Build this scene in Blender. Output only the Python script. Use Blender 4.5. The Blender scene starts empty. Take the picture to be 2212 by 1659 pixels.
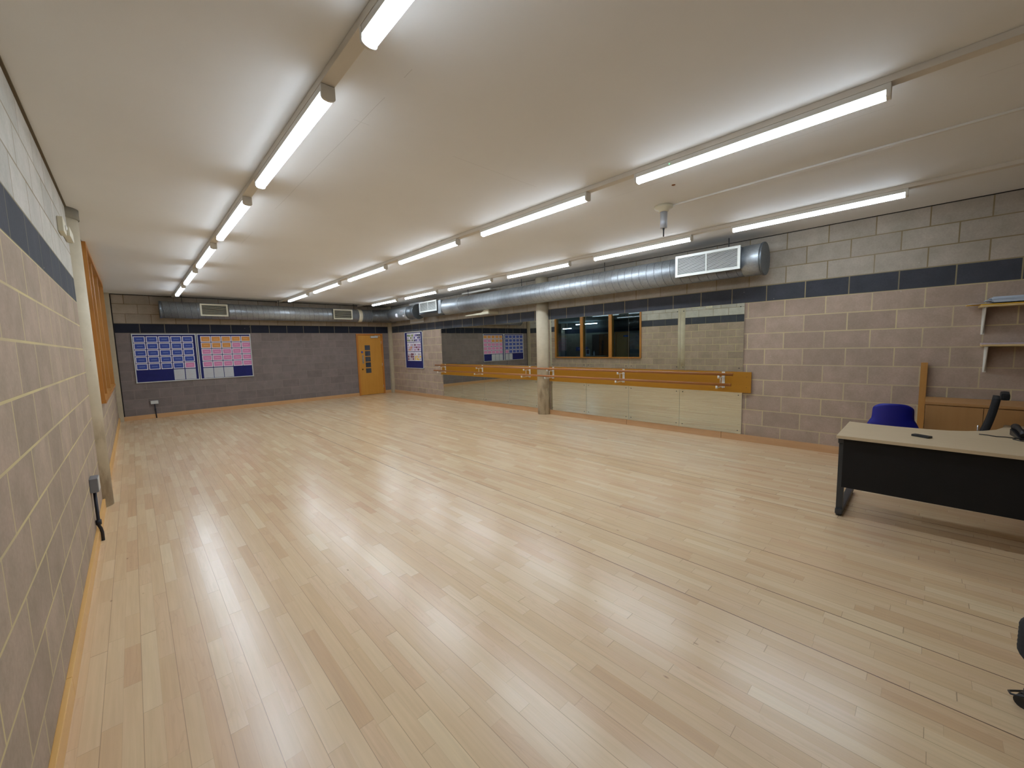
import bpy, bmesh, math, random
from mathutils import Vector, Matrix
SC = bpy.context.scene
COL = SC.collection
PI = math.pi
# ------------------------------------------------------------------ camera, world, exposure
W, L, A, H = 6.596, 13.017, -0.339, 2.96       # right wall x, back wall y, left wall x, ceiling z
YF = -1.60                                      # wall behind the camera
yaw, pitch, roll, FPX = -0.7593, -0.0973, -0.0271, 859.67
cy, sy, cp, sp, cr, sr = math.cos(yaw), math.sin(yaw), math.cos(pitch), math.sin(pitch), math.cos(roll), math.sin(roll)
fwd = Vector((-sy * cp, cy * cp, sp)); right = Vector((cy, sy, 0)); up = right.cross(fwd)
r2 = right * cr + up * sr; u2 = up * cr - right * sr
cam_d = bpy.data.cameras.new('camera'); cam = bpy.data.objects.new('camera', cam_d); COL.objects.link(cam)
cam_d.sensor_width = 36.0; cam_d.lens = FPX / 2212 * 36; cam_d.clip_start = 0.02
cam.matrix_world = Matrix(((r2.x, u2.x, -fwd.x, 0), (r2.y, u2.y, -fwd.y, 0), (r2.z, u2.z, -fwd.z, 1.5373), (0, 0, 0, 1)))
SC.camera = cam
wd = bpy.data.worlds.new('world'); SC.world = wd; wd.use_nodes = True
wd.node_tree.nodes['Background'].inputs[0].default_value = (0.01, 0.012, 0.016, 1)
wd.node_tree.nodes['Background'].inputs[1].default_value = 0.3
SC.view_settings.view_transform = 'Standard'; SC.view_settings.look = 'None'
SC.view_settings.gamma = 1; SC.view_settings.use_curve_mapping = False
SC.view_settings.exposure = 0.0
LAMP_SIDE = 0.14
LAMP = 43.0                                      # glow of the tube-light diffusers
LAMP_COL = (0.82, 0.94, 1.08)
FOYER_LAMP = 4.0
cyc = SC.cycles
cyc.max_bounces = 8; cyc.diffuse_bounces = 4; cyc.glossy_bounces = 5
cyc.use_adaptive_sampling = True; cyc.adaptive_threshold = 0.02; cyc.transparent_max_bounces = 8
cyc.sample_clamp_indirect = 6.0; cyc.blur_glossy = 0.8

# ------------------------------------------------------------------ node helpers
def srgb(r, g, b):
    f = lambda c: (c / 255 / 12.92) if c / 255 <= 0.04045 else ((c / 255 + 0.055) / 1.055) ** 2.4
    return (f(r), f(g), f(b), 1.0)

class NT:
    def __init__(s, name):
        s.m = bpy.data.materials.new(name); s.m.use_nodes = True
        s.t = s.m.node_tree; s.b = s.t.nodes['Principled BSDF']
    def n(s, typ, **props):
        nd = s.t.nodes.new(typ)
        for k, v in props.items(): setattr(nd, k, v)
        return nd
    def set(s, sock, v):
        if isinstance(v, bpy.types.NodeSocket): s.t.links.new(v, sock)
        else:
            if hasattr(sock.default_value, '__len__') and len(sock.default_value) == 4 and len(v) == 3: v = (*v, 1)
            sock.default_value = v
    def math(s, op, a, b=None, c=None, clamp=False):
        nd = s.n('ShaderNodeMath', operation=op); nd.use_clamp = clamp
        s.set(nd.inputs[0], a)
        if b is not None: s.set(nd.inputs[1], b)
        if c is not None: s.set(nd.inputs[2], c)
        return nd.outputs[0]
    def pos(s):
        tc = s.n('ShaderNodeTexCoord'); sx = s.n('ShaderNodeSeparateXYZ')
        s.t.links.new(tc.outputs['Object'], sx.inputs[0]); s.vec = tc.outputs['Object']
        return sx.outputs[0], sx.outputs[1], sx.outputs[2]
    def comb(s, x, y, z):
        c = s.n('ShaderNodeCombineXYZ'); s.set(c.inputs[0], x); s.set(c.inputs[1], y); s.set(c.inputs[2], z); return c.outputs[0]
    def mix(s, f, a, b, mode='MIX'):
        nd = s.n('ShaderNodeMix', data_type='RGBA', blend_type=mode)
        s.set(nd.inputs[0], f); s.set(nd.inputs[6], a); s.set(nd.inputs[7], b); return nd.outputs[2]
    def noise(s, vec, scale, detail=4, rough=0.55):
        nd = s.n('ShaderNodeTexNoise'); s.set(nd.inputs['Vector'], vec)
        nd.inputs['Scale'].default_value = scale; nd.inputs['Detail'].default_value = detail; nd.inputs['Roughness'].default_value = rough
        return nd.outputs['Fac']
    def white(s, vec):
        nd = s.n('ShaderNodeTexWhiteNoise', noise_dimensions='3D'); s.set(nd.inputs['Vector'], vec); return nd.outputs['Value']
    def ramp(s, f, stops):
        nd = s.n('ShaderNodeValToRGB'); s.set(nd.inputs[0], f)
        el = nd.color_ramp.elements
        while len(el) < len(stops): el.new(0.5)
        for e, (p, c) in zip(el, stops): e.position = p; e.color = c if len(c) == 4 else (*c, 1)
        return nd.outputs[0]
    def mapr(s, v, a, b, c, d):
        nd = s.n('ShaderNodeMapRange'); s.set(nd.inputs[0], v)
        for i, q in enumerate((a, b, c, d)): nd.inputs[i + 1].default_value = q
        return nd.outputs[0]
    def bump(s, h, strength, dist=0.01):
        nd = s.n('ShaderNodeBump'); s.set(nd.inputs['Height'], h)
        nd.inputs['Strength'].default_value = strength; nd.inputs['Distance'].default_value = dist
        s.t.links.new(nd.outputs[0], s.b.inputs['Normal'])
    def col(s, c): s.set(s.b.inputs['Base Color'], c)
    def rough(s, v): s.set(s.b.inputs['Roughness'], v)

def plain(name, c, rough=0.5, metal=0.0, var=0.06, scale=8.0, coat=0.0, spec=0.5):
    m = NT(name); m.pos()
    n = m.noise(m.vec, scale)
    v = m.mapr(n, 0.3, 0.7, 1 - var, 1 + var)
    m.col(m.mix(1.0, c, m.comb(v, v, v), 'MULTIPLY')); m.rough(rough)
    m.b.inputs['Metallic'].default_value = metal
    m.b.inputs['Coat Weight'].default_value = coat
    m.b.inputs['Specular IOR Level'].default_value = spec
    return m.m

def block_wall(name, axis, off, low, band, high, mort_low, mort_band, mort_high, streak=0.0):
    m = NT(name); x, y, z = m.pos()
    u = x if axis == 'x' else y
    uu = m.math('ADD', u, 45.0 * 0.45 - off)
    vec = m.comb(uu, m.math('ADD', z, 0.19), 0.0)
    br = m.n('ShaderNodeTexBrick'); m.set(br.inputs['Vector'], vec)
    br.inputs['Color1'].default_value = (0, 0, 0, 1); br.inputs['Color2'].default_value = (1, 1, 1, 1); br.inputs['Mortar'].default_value = (0.5, 0.5, 0.5, 1)
    br.inputs['Scale'].default_value = 1.0; br.inputs['Mortar Size'].default_value = 0.0062; br.inputs['Mortar Smooth'].default_value = 0.12
    br.inputs['Bias'].default_value = 0; br.inputs['Brick Width'].default_value = 0.45; br.inputs['Row Height'].default_value = 0.225
    rnd = br.outputs['Color']; mor = br.outputs['Fac']
    def zone(a, b, c):
        f1 = m.math('GREATER_THAN', z, 2.0600); f2 = m.math('GREATER_THAN', z, 2.2850)
        return m.mix(f2, m.mix(f1, a, b), c)
    base = zone(low, band, high); mo = zone(mort_low, mort_band, mort_high)
    n1 = m.noise(m.vec, 5.0, 5, 0.6); n2 = m.noise(m.vec, 60.0, 3, 0.6)
    v = m.math('MULTIPLY', m.math('MULTIPLY', m.mapr(rnd, 0, 1, 0.90, 1.08), m.mapr(n1, 0.3, 0.7, 0.88, 1.12)), m.mapr(n2, 0.3, 0.7, 0.94, 1.06))
    body = m.mix(1.0, base, m.comb(v, m.math('MULTIPLY', v, m.mapr(n1, 0.3, 0.7, 1.02, 0.98)), v), 'MULTIPLY')
    # small pale chips and screw-plug scars
    vo = m.n('ShaderNodeTexVoronoi'); m.set(vo.inputs['Vector'], m.vec); vo.inputs['Scale'].default_value = 9.0
    sp = m.math('LESS_THAN', vo.outputs['Distance'], 0.05)
    keep = m.math('GREATER_THAN', m.white(vo.outputs['Position']), 0.82)
    body = m.mix(m.math('MULTIPLY', m.math('MULTIPLY', sp, keep), 0.55), body, srgb(200, 192, 180))
    # patchy pointing: some joints weathered to the block colour
    pm = m.mapr(m.noise(m.comb(uu, z, 3.0), 1.3, 2), 0.42, 0.58, 0.35, 1.0)
    mo = m.mix(pm, m.mix(0.6, mo, base), mo)
    m.col(m.mix(mor, body, mo)); m.rough(0.86)
    m.b.inputs['Specular IOR Level'].default_value = 0.3
    h = m.math('ADD', m.math('MULTIPLY', mor, -1.0), m.math('MULTIPLY', n2, 0.35))
    m.bump(h, 0.45, 0.004)
    return m.m

M = {}
LOW_R = srgb(168, 148, 131); HI_R = srgb(164, 154, 140); BAND = srgb(66, 68, 74); MOR = srgb(200, 184, 142)
M['wall_right'] = block_wall('blockwork_right', 'y', 1.8765, LOW_R, BAND, HI_R, MOR, srgb(150, 138, 105), srgb(132, 117, 88))
M['wall_left'] = block_wall('blockwork_left', 'y', 2.585, srgb(168, 149, 130), BAND, srgb(188, 183, 172), srgb(204, 188, 140), srgb(120, 112, 92), srgb(142, 126, 98))
M['wall_back'] = block_wall('blockwork_back', 'x', -0.0296, srgb(124, 113, 107), srgb(34, 36, 46), srgb(160, 146, 128), srgb(138, 125, 118), srgb(128, 120, 98), srgb(112, 92, 66))
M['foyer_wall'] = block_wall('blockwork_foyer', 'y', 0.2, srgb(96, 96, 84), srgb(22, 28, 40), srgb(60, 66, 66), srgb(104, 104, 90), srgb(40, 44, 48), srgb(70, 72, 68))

def floor_mat():
    m = NT('beech_strip_floor'); x, y, z = m.pos()
    SW = 0.0635
    xs = m.math('DIVIDE', m.math('ADD', x, 12.7 - 0.030), SW)
    row = m.math('FLOOR', xs); fx = m.math('FRACT', xs)
    rr = m.white(m.comb(row, 3.3, 0.0))
    warp = m.math('MULTIPLY', m.math('SINE', m.math('ADD', m.math('MULTIPLY', y, 3.1), m.math('MULTIPLY', rr, 40.0))), 0.35)
    ys = m.math('ADD', m.math('ADD', m.math('DIVIDE', y, 0.50), m.math('MULTIPLY', rr, 17.0)), warp)
    idn = m.math('FLOOR', ys); fy = m.math('FRACT', ys)
    tone = m.white(m.comb(row, idn, 1.0)); tone2 = m.white(m.comb(row, idn, 7.0))
    base = m.ramp(tone, [(0.0, srgb(207, 174, 142)), (0.06, srgb(213, 183, 151)), (0.45, srgb(217, 189, 158)), (0.9, srgb(221, 195, 165)), (1.0, srgb(225, 202, 172))])
    pink = m.mix(m.mapr(tone2, 0.6, 1.0, 0.0, 0.25), base, srgb(214, 172, 146))
    # grain: long stretched noise, a little different for every strip
    gv = m.comb(m.math('ADD', m.math('MULTIPLY', x, 60.0), m.math('MULTIPLY', tone, 50.0)), m.math('ADD', m.math('MULTIPLY', y, 2.2), m.math('MULTIPLY', tone2, 30.0)), 0.0)
    g = m.noise(gv, 1.0, 5, 0.6)
    wv = m.comb(m.math('ADD', m.math('MULTIPLY', x, 16.0), m.math('MULTIPLY', tone2, 50.0)), m.math('ADD', m.math('MULTIPLY', y, 1.6), m.math('MULTIPLY', tone, 30.0)), 0.0)
    fig = m.math('FRACT', m.math('MULTIPLY', m.noise(wv, 1.0, 2, 0.4), 9.0))
    figm = m.math('MULTIPLY', m.math('LESS_THAN', fig, 0.16), m.math('GREATER_THAN', tone2, 0.72))
    v = m.math('MULTIPLY', m.mapr(g, 0.3, 0.7, 0.93, 1.05), m.math('SUBTRACT', 1.0, m.math('MULTIPLY', figm, 0.05)))
    c = m.mix(1.0, pink, m.comb(v, m.math('MULTIPLY', v, 0.985), m.math('MULTIPLY', v, 0.87)), 'MULTIPLY')
    # knots
    vo = m.n('ShaderNodeTexVoronoi'); m.set(vo.inputs['Vector'], m.comb(m.math('MULTIPLY', x, 2.4), y, 0.0)); vo.inputs['Scale'].default_value = 3.6
    kn = m.mapr(vo.outputs['Distance'], 0.015, 0.065, 1.0, 0.0)
    kk = m.math('MULTIPLY', kn, m.math('GREATER_THAN', m.white(vo.outputs['Position']), 0.62))
    c = m.mix(m.math('MULTIPLY', kk, 0.62), c, srgb(110, 72, 48))
    # worn, slightly darker drifts
    dn = m.noise(m.comb(m.math('MULTIPLY', x, 1.4), m.math('MULTIPLY', y, 0.7), 5.0), 1.0, 4)
    c = m.mix(m.mapr(dn, 0.52, 0.75, 0.0, 0.22), c, srgb(184, 146, 112))
    # seams: board edges every second strip, a few of them opened up dark; strip ends
    brow = m.math('FLOOR', m.math('DIVIDE', xs, 2.0))
    bx = m.math('MULTIPLY', m.math('FRACT', m.math('DIVIDE', xs, 2.0)), 2 * SW)
    edge = m.math('MINIMUM', bx, m.math('SUBTRACT', 2 * SW, bx))
    near = m.math('ROUND', m.math('DIVIDE', xs, 2.0))
    open_ = m.white(m.comb(near, 9.0, 0.0))
    wide = m.mapr(open_, 0.70, 0.80, 0.0012, 0.0026)
    dark = m.mapr(open_, 0.70, 0.80, 0.40, 0.85)
    e1 = m.math('MULTIPLY', m.math('LESS_THAN', edge, wide), dark)
    sx = m.math('MULTIPLY', m.math('MINIMUM', fx, m.math('SUBTRACT', 1.0, fx)), SW)
    e2 = m.math('MULTIPLY', m.math('LESS_THAN', sx, 0.0005), 0.18)
    ey = m.math('MULTIPLY', m.math('MINIMUM', fy, m.math('SUBTRACT', 1.0, fy)), 0.50)
    e3 = m.math('MULTIPLY', m.math('LESS_THAN', ey, 0.0012), m.mapr(tone, 0.4, 1.0, 0.12, 0.55))
    e = m.math('MAXIMUM', m.math('MAXIMUM', e1, e2), e3)
    c = m.mix(e, c, srgb(70, 48, 34))
    m.col(c)
    m.rough(m.mapr(m.noise(m.comb(x, y, 0.0), 3.0, 5), 0.3, 0.7, 0.245, 0.268))
    m.b.inputs['Coat Weight'].default_value = 0.2; m.b.inputs['Coat Roughness'].default_value = 0.25
    m.b.inputs['Specular IOR Level'].default_value = 0.8
    hh = m.math('ADD', m.math('MULTIPLY', e, -1.0), m.math('ADD', m.math('MULTIPLY', m.white(m.comb(row, idn, 4.0)), 0.15), m.math('MULTIPLY', m.noise(m.comb(m.math('MULTIPLY', x, 14.0), m.math('MULTIPLY', y, 5.0), 0.0), 1.0, 3), 0.45)))
    m.bump(hh, 0.10, 0.002)
    return m.m
M['floor'] = floor_mat()

def ceiling_mat():
    m = NT('painted_plasterboard'); x, y, z = m.pos()
    n = m.noise(m.vec, 0.8, 4); n2 = m.noise(m.vec, 90.0, 3)
    c = m.mix(m.mapr(n, 0.3, 0.7, 0, 1), srgb(224, 222, 218), srgb(229, 228, 225))
    # hairline board joints, broken up along their length
    wob = m.math('MULTIPLY', m.math('SUBTRACT', m.noise(m.comb(0.0, y, 0.0), 2.0, 3), 0.5), 0.012)
    fxx = m.math('ABSOLUTE', m.math('SUBTRACT', m.math('FRACT', m.math('DIVIDE', m.math('ADD', m.math('ADD', x, wob), 24 - 1.17 + 1.2), 2.4)), 0.5))
    l1 = m.math('LESS_THAN', fxx, 0.0006)
    br = m.math('GREATER_THAN', m.noise(m.comb(x, y, 2.0), 1.1, 2), 0.50)
    wob2 = m.math('MULTIPLY', m.math('SUBTRACT', m.noise(m.comb(x, 0.0, 0.0), 2.0, 3), 0.5), 0.012)
    fyy = m.math('ABSOLUTE', m.math('SUBTRACT', m.math('FRACT', m.math('DIVIDE', m.math('ADD', m.math('ADD', y, wob2), 24.0 - 1.35 + 1.8), 3.6)), 0.5))
    l2 = m.math('LESS_THAN', fyy, 0.0004)
    br2 = m.math('GREATER_THAN', m.noise(m.comb(x, y, 9.0), 1.4, 2), 0.60)
    e = m.math('MAXIMUM', m.math('MULTIPLY', l1, br), m.math('MULTIPLY', l2, br2))
    m.col(m.mix(m.math('MULTIPLY', e, 0.30), c, srgb(110, 98, 84))); m.rough(0.75)
    m.b.inputs['Specular IOR Level'].default_value = 0.3
    m.bump(m.math('ADD', m.math('MULTIPLY', n2, 0.5), m.math('MULTIPLY', m.noise(m.vec, 3.0, 3), 1.6)), 0.12, 0.004)
    return m.m
M['ceiling'] = ceiling_mat()

def wood(name, c1, c2, rough=0.35, axis='z', sc=1.0, coat=0.0, dark=None):
    m = NT(name); x, y, z = m.pos()
    st = {'x': (2.0, 30, 30), 'y': (30, 2.0, 30), 'z': (30, 30, 2.0)}[axis]
    v = m.comb(m.math('MULTIPLY', x, st[0] * sc), m.math('MULTIPLY', y, st[1] * sc), m.math('MULTIPLY', z, st[2] * sc))
    n = m.noise(v, 1.0, 5, 0.6); n2 = m.noise(m.vec, 2.5, 3)
    m.col(m.mix(m.math('ADD', m.math('MULTIPLY', m.mapr(n, 0.3, 0.7, 0, 1), 0.6), m.math('MULTIPLY', m.mapr(n2, 0.3, 0.7, 0, 1), 0.4)), c1, c2))
    m.rough(rough); m.b.inputs['Coat Weight'].default_value = coat
    m.bump(n, 0.05, 0.002)
    return m.m
M['skirting_x'] = wood('beech_skirting_x', srgb(192, 146, 96), srgb(206, 162, 114), 0.38, 'x')
M['skirting_y'] = wood('beech_skirting_y', srgb(190, 146, 102), srgb(204, 162, 118), 0.38, 'y')
M['skirting_left'] = wood('yellowed_skirting', srgb(214, 164, 92), srgb(226, 180, 110), 0.4, 'y')
M['door'] = wood('door_veneer', srgb(190, 130, 44), srgb(204, 146, 58), 0.42, 'z', 0.5)
M['door_frame'] = wood('door_frame_wood', srgb(176, 108, 40), srgb(190, 122, 50), 0.4, 'z')
M['window_wood'] = wood('window_wood', srgb(172, 112, 44), srgb(190, 130, 58), 0.4, 'z')
M['barre_board'] = wood('golden_board', srgb(160, 108, 14), srgb(172, 118, 20), 0.38, 'y', 0.4)
M['barre_rail'] = wood('varnished_rail', srgb(150, 92, 42), srgb(168, 106, 50), 0.28, 'y', 1.0, 0.4)
M['desk_top'] = wood('pale_laminate', srgb(196, 174, 140), srgb(204, 184, 150), 0.42, 'y', 1.0)
M['cabinet'] = wood('beech_laminate', srgb(170, 124, 74), srgb(182, 136, 84), 0.42, 'z', 0.6)
M['post_wood'] = wood('yellow_timber', srgb(168, 118, 54), srgb(182, 132, 66), 0.5, 'z')
M['shelf_wood'] = wood('shelf_board', srgb(206, 176, 120), srgb(216, 188, 134), 0.5, 'y')
M['pale_timber'] = wood('raw_timber', srgb(206, 176, 136), srgb(222, 196, 158), 0.7, 'y')

M['concrete'] = None
def concrete():
    m = NT('painted_concrete'); x, y, z = m.pos()
    n = m.noise(m.vec, 6.0, 5, 0.6); n2 = m.noise(m.comb(m.math('MULTIPLY', x, 4.0), m.math('MULTIPLY', y, 4.0), m.math('MULTIPLY', z, 1.5)), 2.0, 4)
    c = m.mix(m.mapr(n, 0.3, 0.7, 0, 1), srgb(192, 180, 154), srgb(206, 194, 168))
    scuff = m.math('MULTIPLY', m.mapr(n2, 0.45, 0.62, 0, 0.55), m.mapr(z, 0.6, 1.0, 1.0, 0.0))
    c = m.mix(scuff, c, srgb(128, 106, 80))
    pit = m.n('ShaderNodeTexVoronoi'); m.set(pit.inputs['Vector'], m.vec); pit.inputs['Scale'].default_value = 14
    pk = m.math('MULTIPLY', m.math('LESS_THAN', pit.outputs['Distance'], 0.06), m.math('GREATER_THAN', m.white(pit.outputs['Position']), 0.8))
    m.col(m.mix(m.math('MULTIPLY', pk, 0.6), c, srgb(90, 76, 58))); m.rough(0.7); m.bump(n, 0.1, 0.004)
    return m.m
M['concrete'] = concrete()
M['collar'] = plain('grey_concrete', srgb(132, 124, 108), 0.8, var=0.12)
M['post_paint'] = plain('post_paint', srgb(182, 168, 140), 0.55)
M['lobby_ceiling'] = plain('lobby_ceiling_paint', srgb(196, 212, 214), 0.7)
M['gap'] = plain('painted_gap_shade', srgb(34, 28, 24), 0.9)  # near-black colour that paints in the shade of narrow gaps
M['gap_brown'] = plain('brown_sealant', srgb(92, 76, 50), 0.8)

def galv(name, spiral=True, base=(164, 169, 172)):
    m = NT(name); x, y, z = m.pos()
    n = m.n('ShaderNodeTexVoronoi'); m.set(n.inputs['Vector'], m.vec); n.inputs['Scale'].default_value = 55
    sp = m.white(n.outputs['Position']); nn = m.noise(m.vec, 3.0, 4)
    v = m.math('MULTIPLY', m.mapr(sp, 0, 1, 0.90, 1.08), m.mapr(nn, 0.3, 0.7, 0.86, 1.1))
    c = m.mix(1.0, srgb(*base), m.comb(v, v, v), 'MULTIPLY')
    m.b.inputs['Metallic'].default_value = 0.7
    if spiral:
        ang = m.math('DIVIDE', m.math('ARCTAN2', z, x), 2 * PI)
        f = m.math('FRACT', m.math('ADD', m.math('DIVIDE', y, 0.128), ang))
        d = m.math('ABSOLUTE', m.math('SUBTRACT', f, 0.5))
        line = m.math('LESS_THAN', d, 0.022)
        ridge = m.mapr(d, 0.0, 0.07, 1.0, 0.0)
        c = m.mix(m.math('MULTIPLY', line, 0.6), c, srgb(64, 66, 68))
        m.bump(m.math('ADD', ridge, m.math('MULTIPLY', nn, 0.6)), 0.5, 0.006)
    m.col(c); m.rough(m.mapr(nn, 0.3, 0.7, 0.36, 0.5))
    return m.m
M['spiral'] = galv('galvanised_spiral'); M['galv'] = galv('galvanised_sheet', False); M['galv_dark'] = galv('galvanised_dull', False, (112, 118, 122))
M['flex'] = plain('flexible_duct_grey', srgb(96, 98, 98), 0.4, 0.6)

def mirror_mat():
    m = NT('mirror_glass'); x, y, z = m.pos()
    m.col(srgb(216, 220, 212)); m.b.inputs['Metallic'].default_value = 1.0; m.rough(0.0)
    return m.m
M['mirror'] = mirror_mat()

def glass_mat():
    m = NT('window_glass'); nt = m.t
    gl = m.n('ShaderNodeBsdfGlossy'); gl.inputs['Roughness'].default_value = 0.0; gl.inputs['Color'].default_value = (1, 1, 1, 1)
    tr = m.n('ShaderNodeBsdfTransparent'); tr.inputs['Color'].default_value = (0.74, 0.86, 0.94, 1)
    fr = m.n('ShaderNodeFresnel'); fr.inputs['IOR'].default_value = 1.5
    mx = m.n('ShaderNodeMixShader')
    f = m.math('MINIMUM', m.math('MULTIPLY', fr.outputs[0], 0.7), 1.0)
    nt.links.new(f, mx.inputs[0]); nt.links.new(tr.outputs[0], mx.inputs[1]); nt.links.new(gl.outputs[0], mx.inputs[2])
    nt.links.new(mx.outputs[0], nt.nodes['Material Output'].inputs['Surface'])
    return m.m
M['glass'] = glass_mat()
M['door_glass'] = plain('dark_door_glass', srgb(58, 66, 74), 0.08, 0.0, 0.2, 4, spec=0.8)

def emit(name, c, s):
    m = NT(name); m.b.inputs['Base Color'].default_value = (0.8, 0.8, 0.8, 1)
    m.b.inputs['Emission Color'].default_value = (*c, 1); m.b.inputs['Emission Strength'].default_value = s
    return m.m
def lamp_mat():
    # the strip of LEDs faces straight down: the underside of the diffuser glows most, its sides less
    m = NT('lit_diffuser'); m.b.inputs['Base Color'].default_value = (0.8, 0.8, 0.8, 1)
    g = m.n('ShaderNodeNewGeometry'); sx = m.n('ShaderNodeSeparateXYZ'); m.t.links.new(g.outputs['Normal'], sx.inputs[0])
    m.b.inputs['Emission Color'].default_value = (*LAMP_COL, 1)
    m.set(m.b.inputs['Emission Strength'], m.mapr(m.math('MULTIPLY', sx.outputs[2], -1.0), 0.0, 0.7, LAMP * LAMP_SIDE, LAMP))
    return m.m
M['lamp'] = lamp_mat()
M['foyer_lamp'] = emit('foyer_lit_tube', (0.8, 0.9, 1.0), 6.0 * FOYER_LAMP)
M['led'] = emit('green_led', (0.05, 0.9, 0.3), 2.0)
M['white'] = plain('white_enamel', srgb(216, 212, 202), 0.4, var=0.02)
M['grille'] = plain('grille_white', srgb(226, 228, 222), 0.45, var=0.02)
M['grille_dull'] = plain('grille_cream', srgb(208, 202, 178), 0.5, var=0.03)
M['grille_dark'] = plain('grille_inside', srgb(52, 50, 46), 0.9)
M['black'] = plain('black_panel', srgb(22, 21, 21), 0.6, var=0.1, spec=0.3)
M['black_fabric'] = plain('black_fabric', srgb(24, 24, 26), 0.9)
M['black_plastic'] = plain('black_plastic', srgb(28, 29, 31), 0.4)
M['steel_dark'] = plain('dark_grey_steel', srgb(62, 64, 66), 0.45, 0.3)
M['chrome'] = plain('brushed_steel', srgb(190, 190, 192), 0.28, 0.9)
M['brass'] = plain('brass', srgb(110, 84, 44), 0.35, 0.8)
M['blue_plastic'] = plain('blue_plastic', srgb(16, 22, 134), 0.45)
M['felt'] = plain('navy_felt', srgb(22, 26, 92), 0.85, var=0.12)
M['alu'] = plain('silver_frame', srgb(204, 206, 202), 0.35, 0.25, 0.03)
M['paper'] = plain('white_paper', srgb(226, 222, 226), 0.7, var=0.02)
M['paper_grey'] = plain('grey_print', srgb(186, 188, 190), 0.7, var=0.06, scale=60)
M['card_blue'] = plain('card_blue', srgb(42, 66, 148), 0.55, var=0.05)
M['card_pink'] = plain('card_pink', srgb(206, 128, 168), 0.6, var=0.05)
M['card_orange'] = plain('card_orange', srgb(208, 140, 66), 0.6, var=0.05)
M['text_blue'] = plain('text_pale_blue', srgb(130, 150, 205), 0.6)
M['text_pink'] = plain('text_pale_pink', srgb(232, 176, 204), 0.6)
M['text_orange'] = plain('text_pale_orange', srgb(236, 184, 120), 0.6)
M['sign_blue'] = plain('sign_blue', srgb(34, 62, 140), 0.4)
M['yellow'] = plain('yellow_folder', srgb(214, 164, 20), 0.6)
M['brown'] = plain('brown_folder', srgb(132, 84, 44), 0.7)
M['bluewhite'] = plain('bluish_paper', srgb(190, 202, 216), 0.6)
M['rubber'] = plain('rubber', srgb(20, 20, 20), 0.7)
M['socket_grey'] = plain('grey_metal_box', srgb(126, 128, 134), 0.45, 0.4)
M['conduit_black'] = plain('black_conduit', srgb(30, 30, 38), 0.5)
M['plastic_cream'] = plain('cream_plastic', srgb(206, 198, 172), 0.5, var=0.03)
M['trunk'] = plain('cream_trunking', srgb(212, 204, 190), 0.5, var=0.02)
M['tube_silver'] = plain('silver_tube', srgb(184, 188, 194), 0.4, 0.3, 0.03)
M['panel_white'] = plain('painted_white_panel', srgb(214, 214, 210), 0.6, var=0.03)
for nm, c in dict(cg=(110, 124, 92), cp=(96, 88, 150), co=(214, 140, 96), cm=(166, 116, 150), cr=(112, 48, 66), cy=(226, 186, 84), cv=(190, 170, 196), ck=(60, 56, 80), cgn=(122, 140, 60), cs=(184, 168, 172)).items():
    M[nm] = plain('print_' + nm, srgb(*c), 0.55, var=0.1, scale=40)

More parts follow.
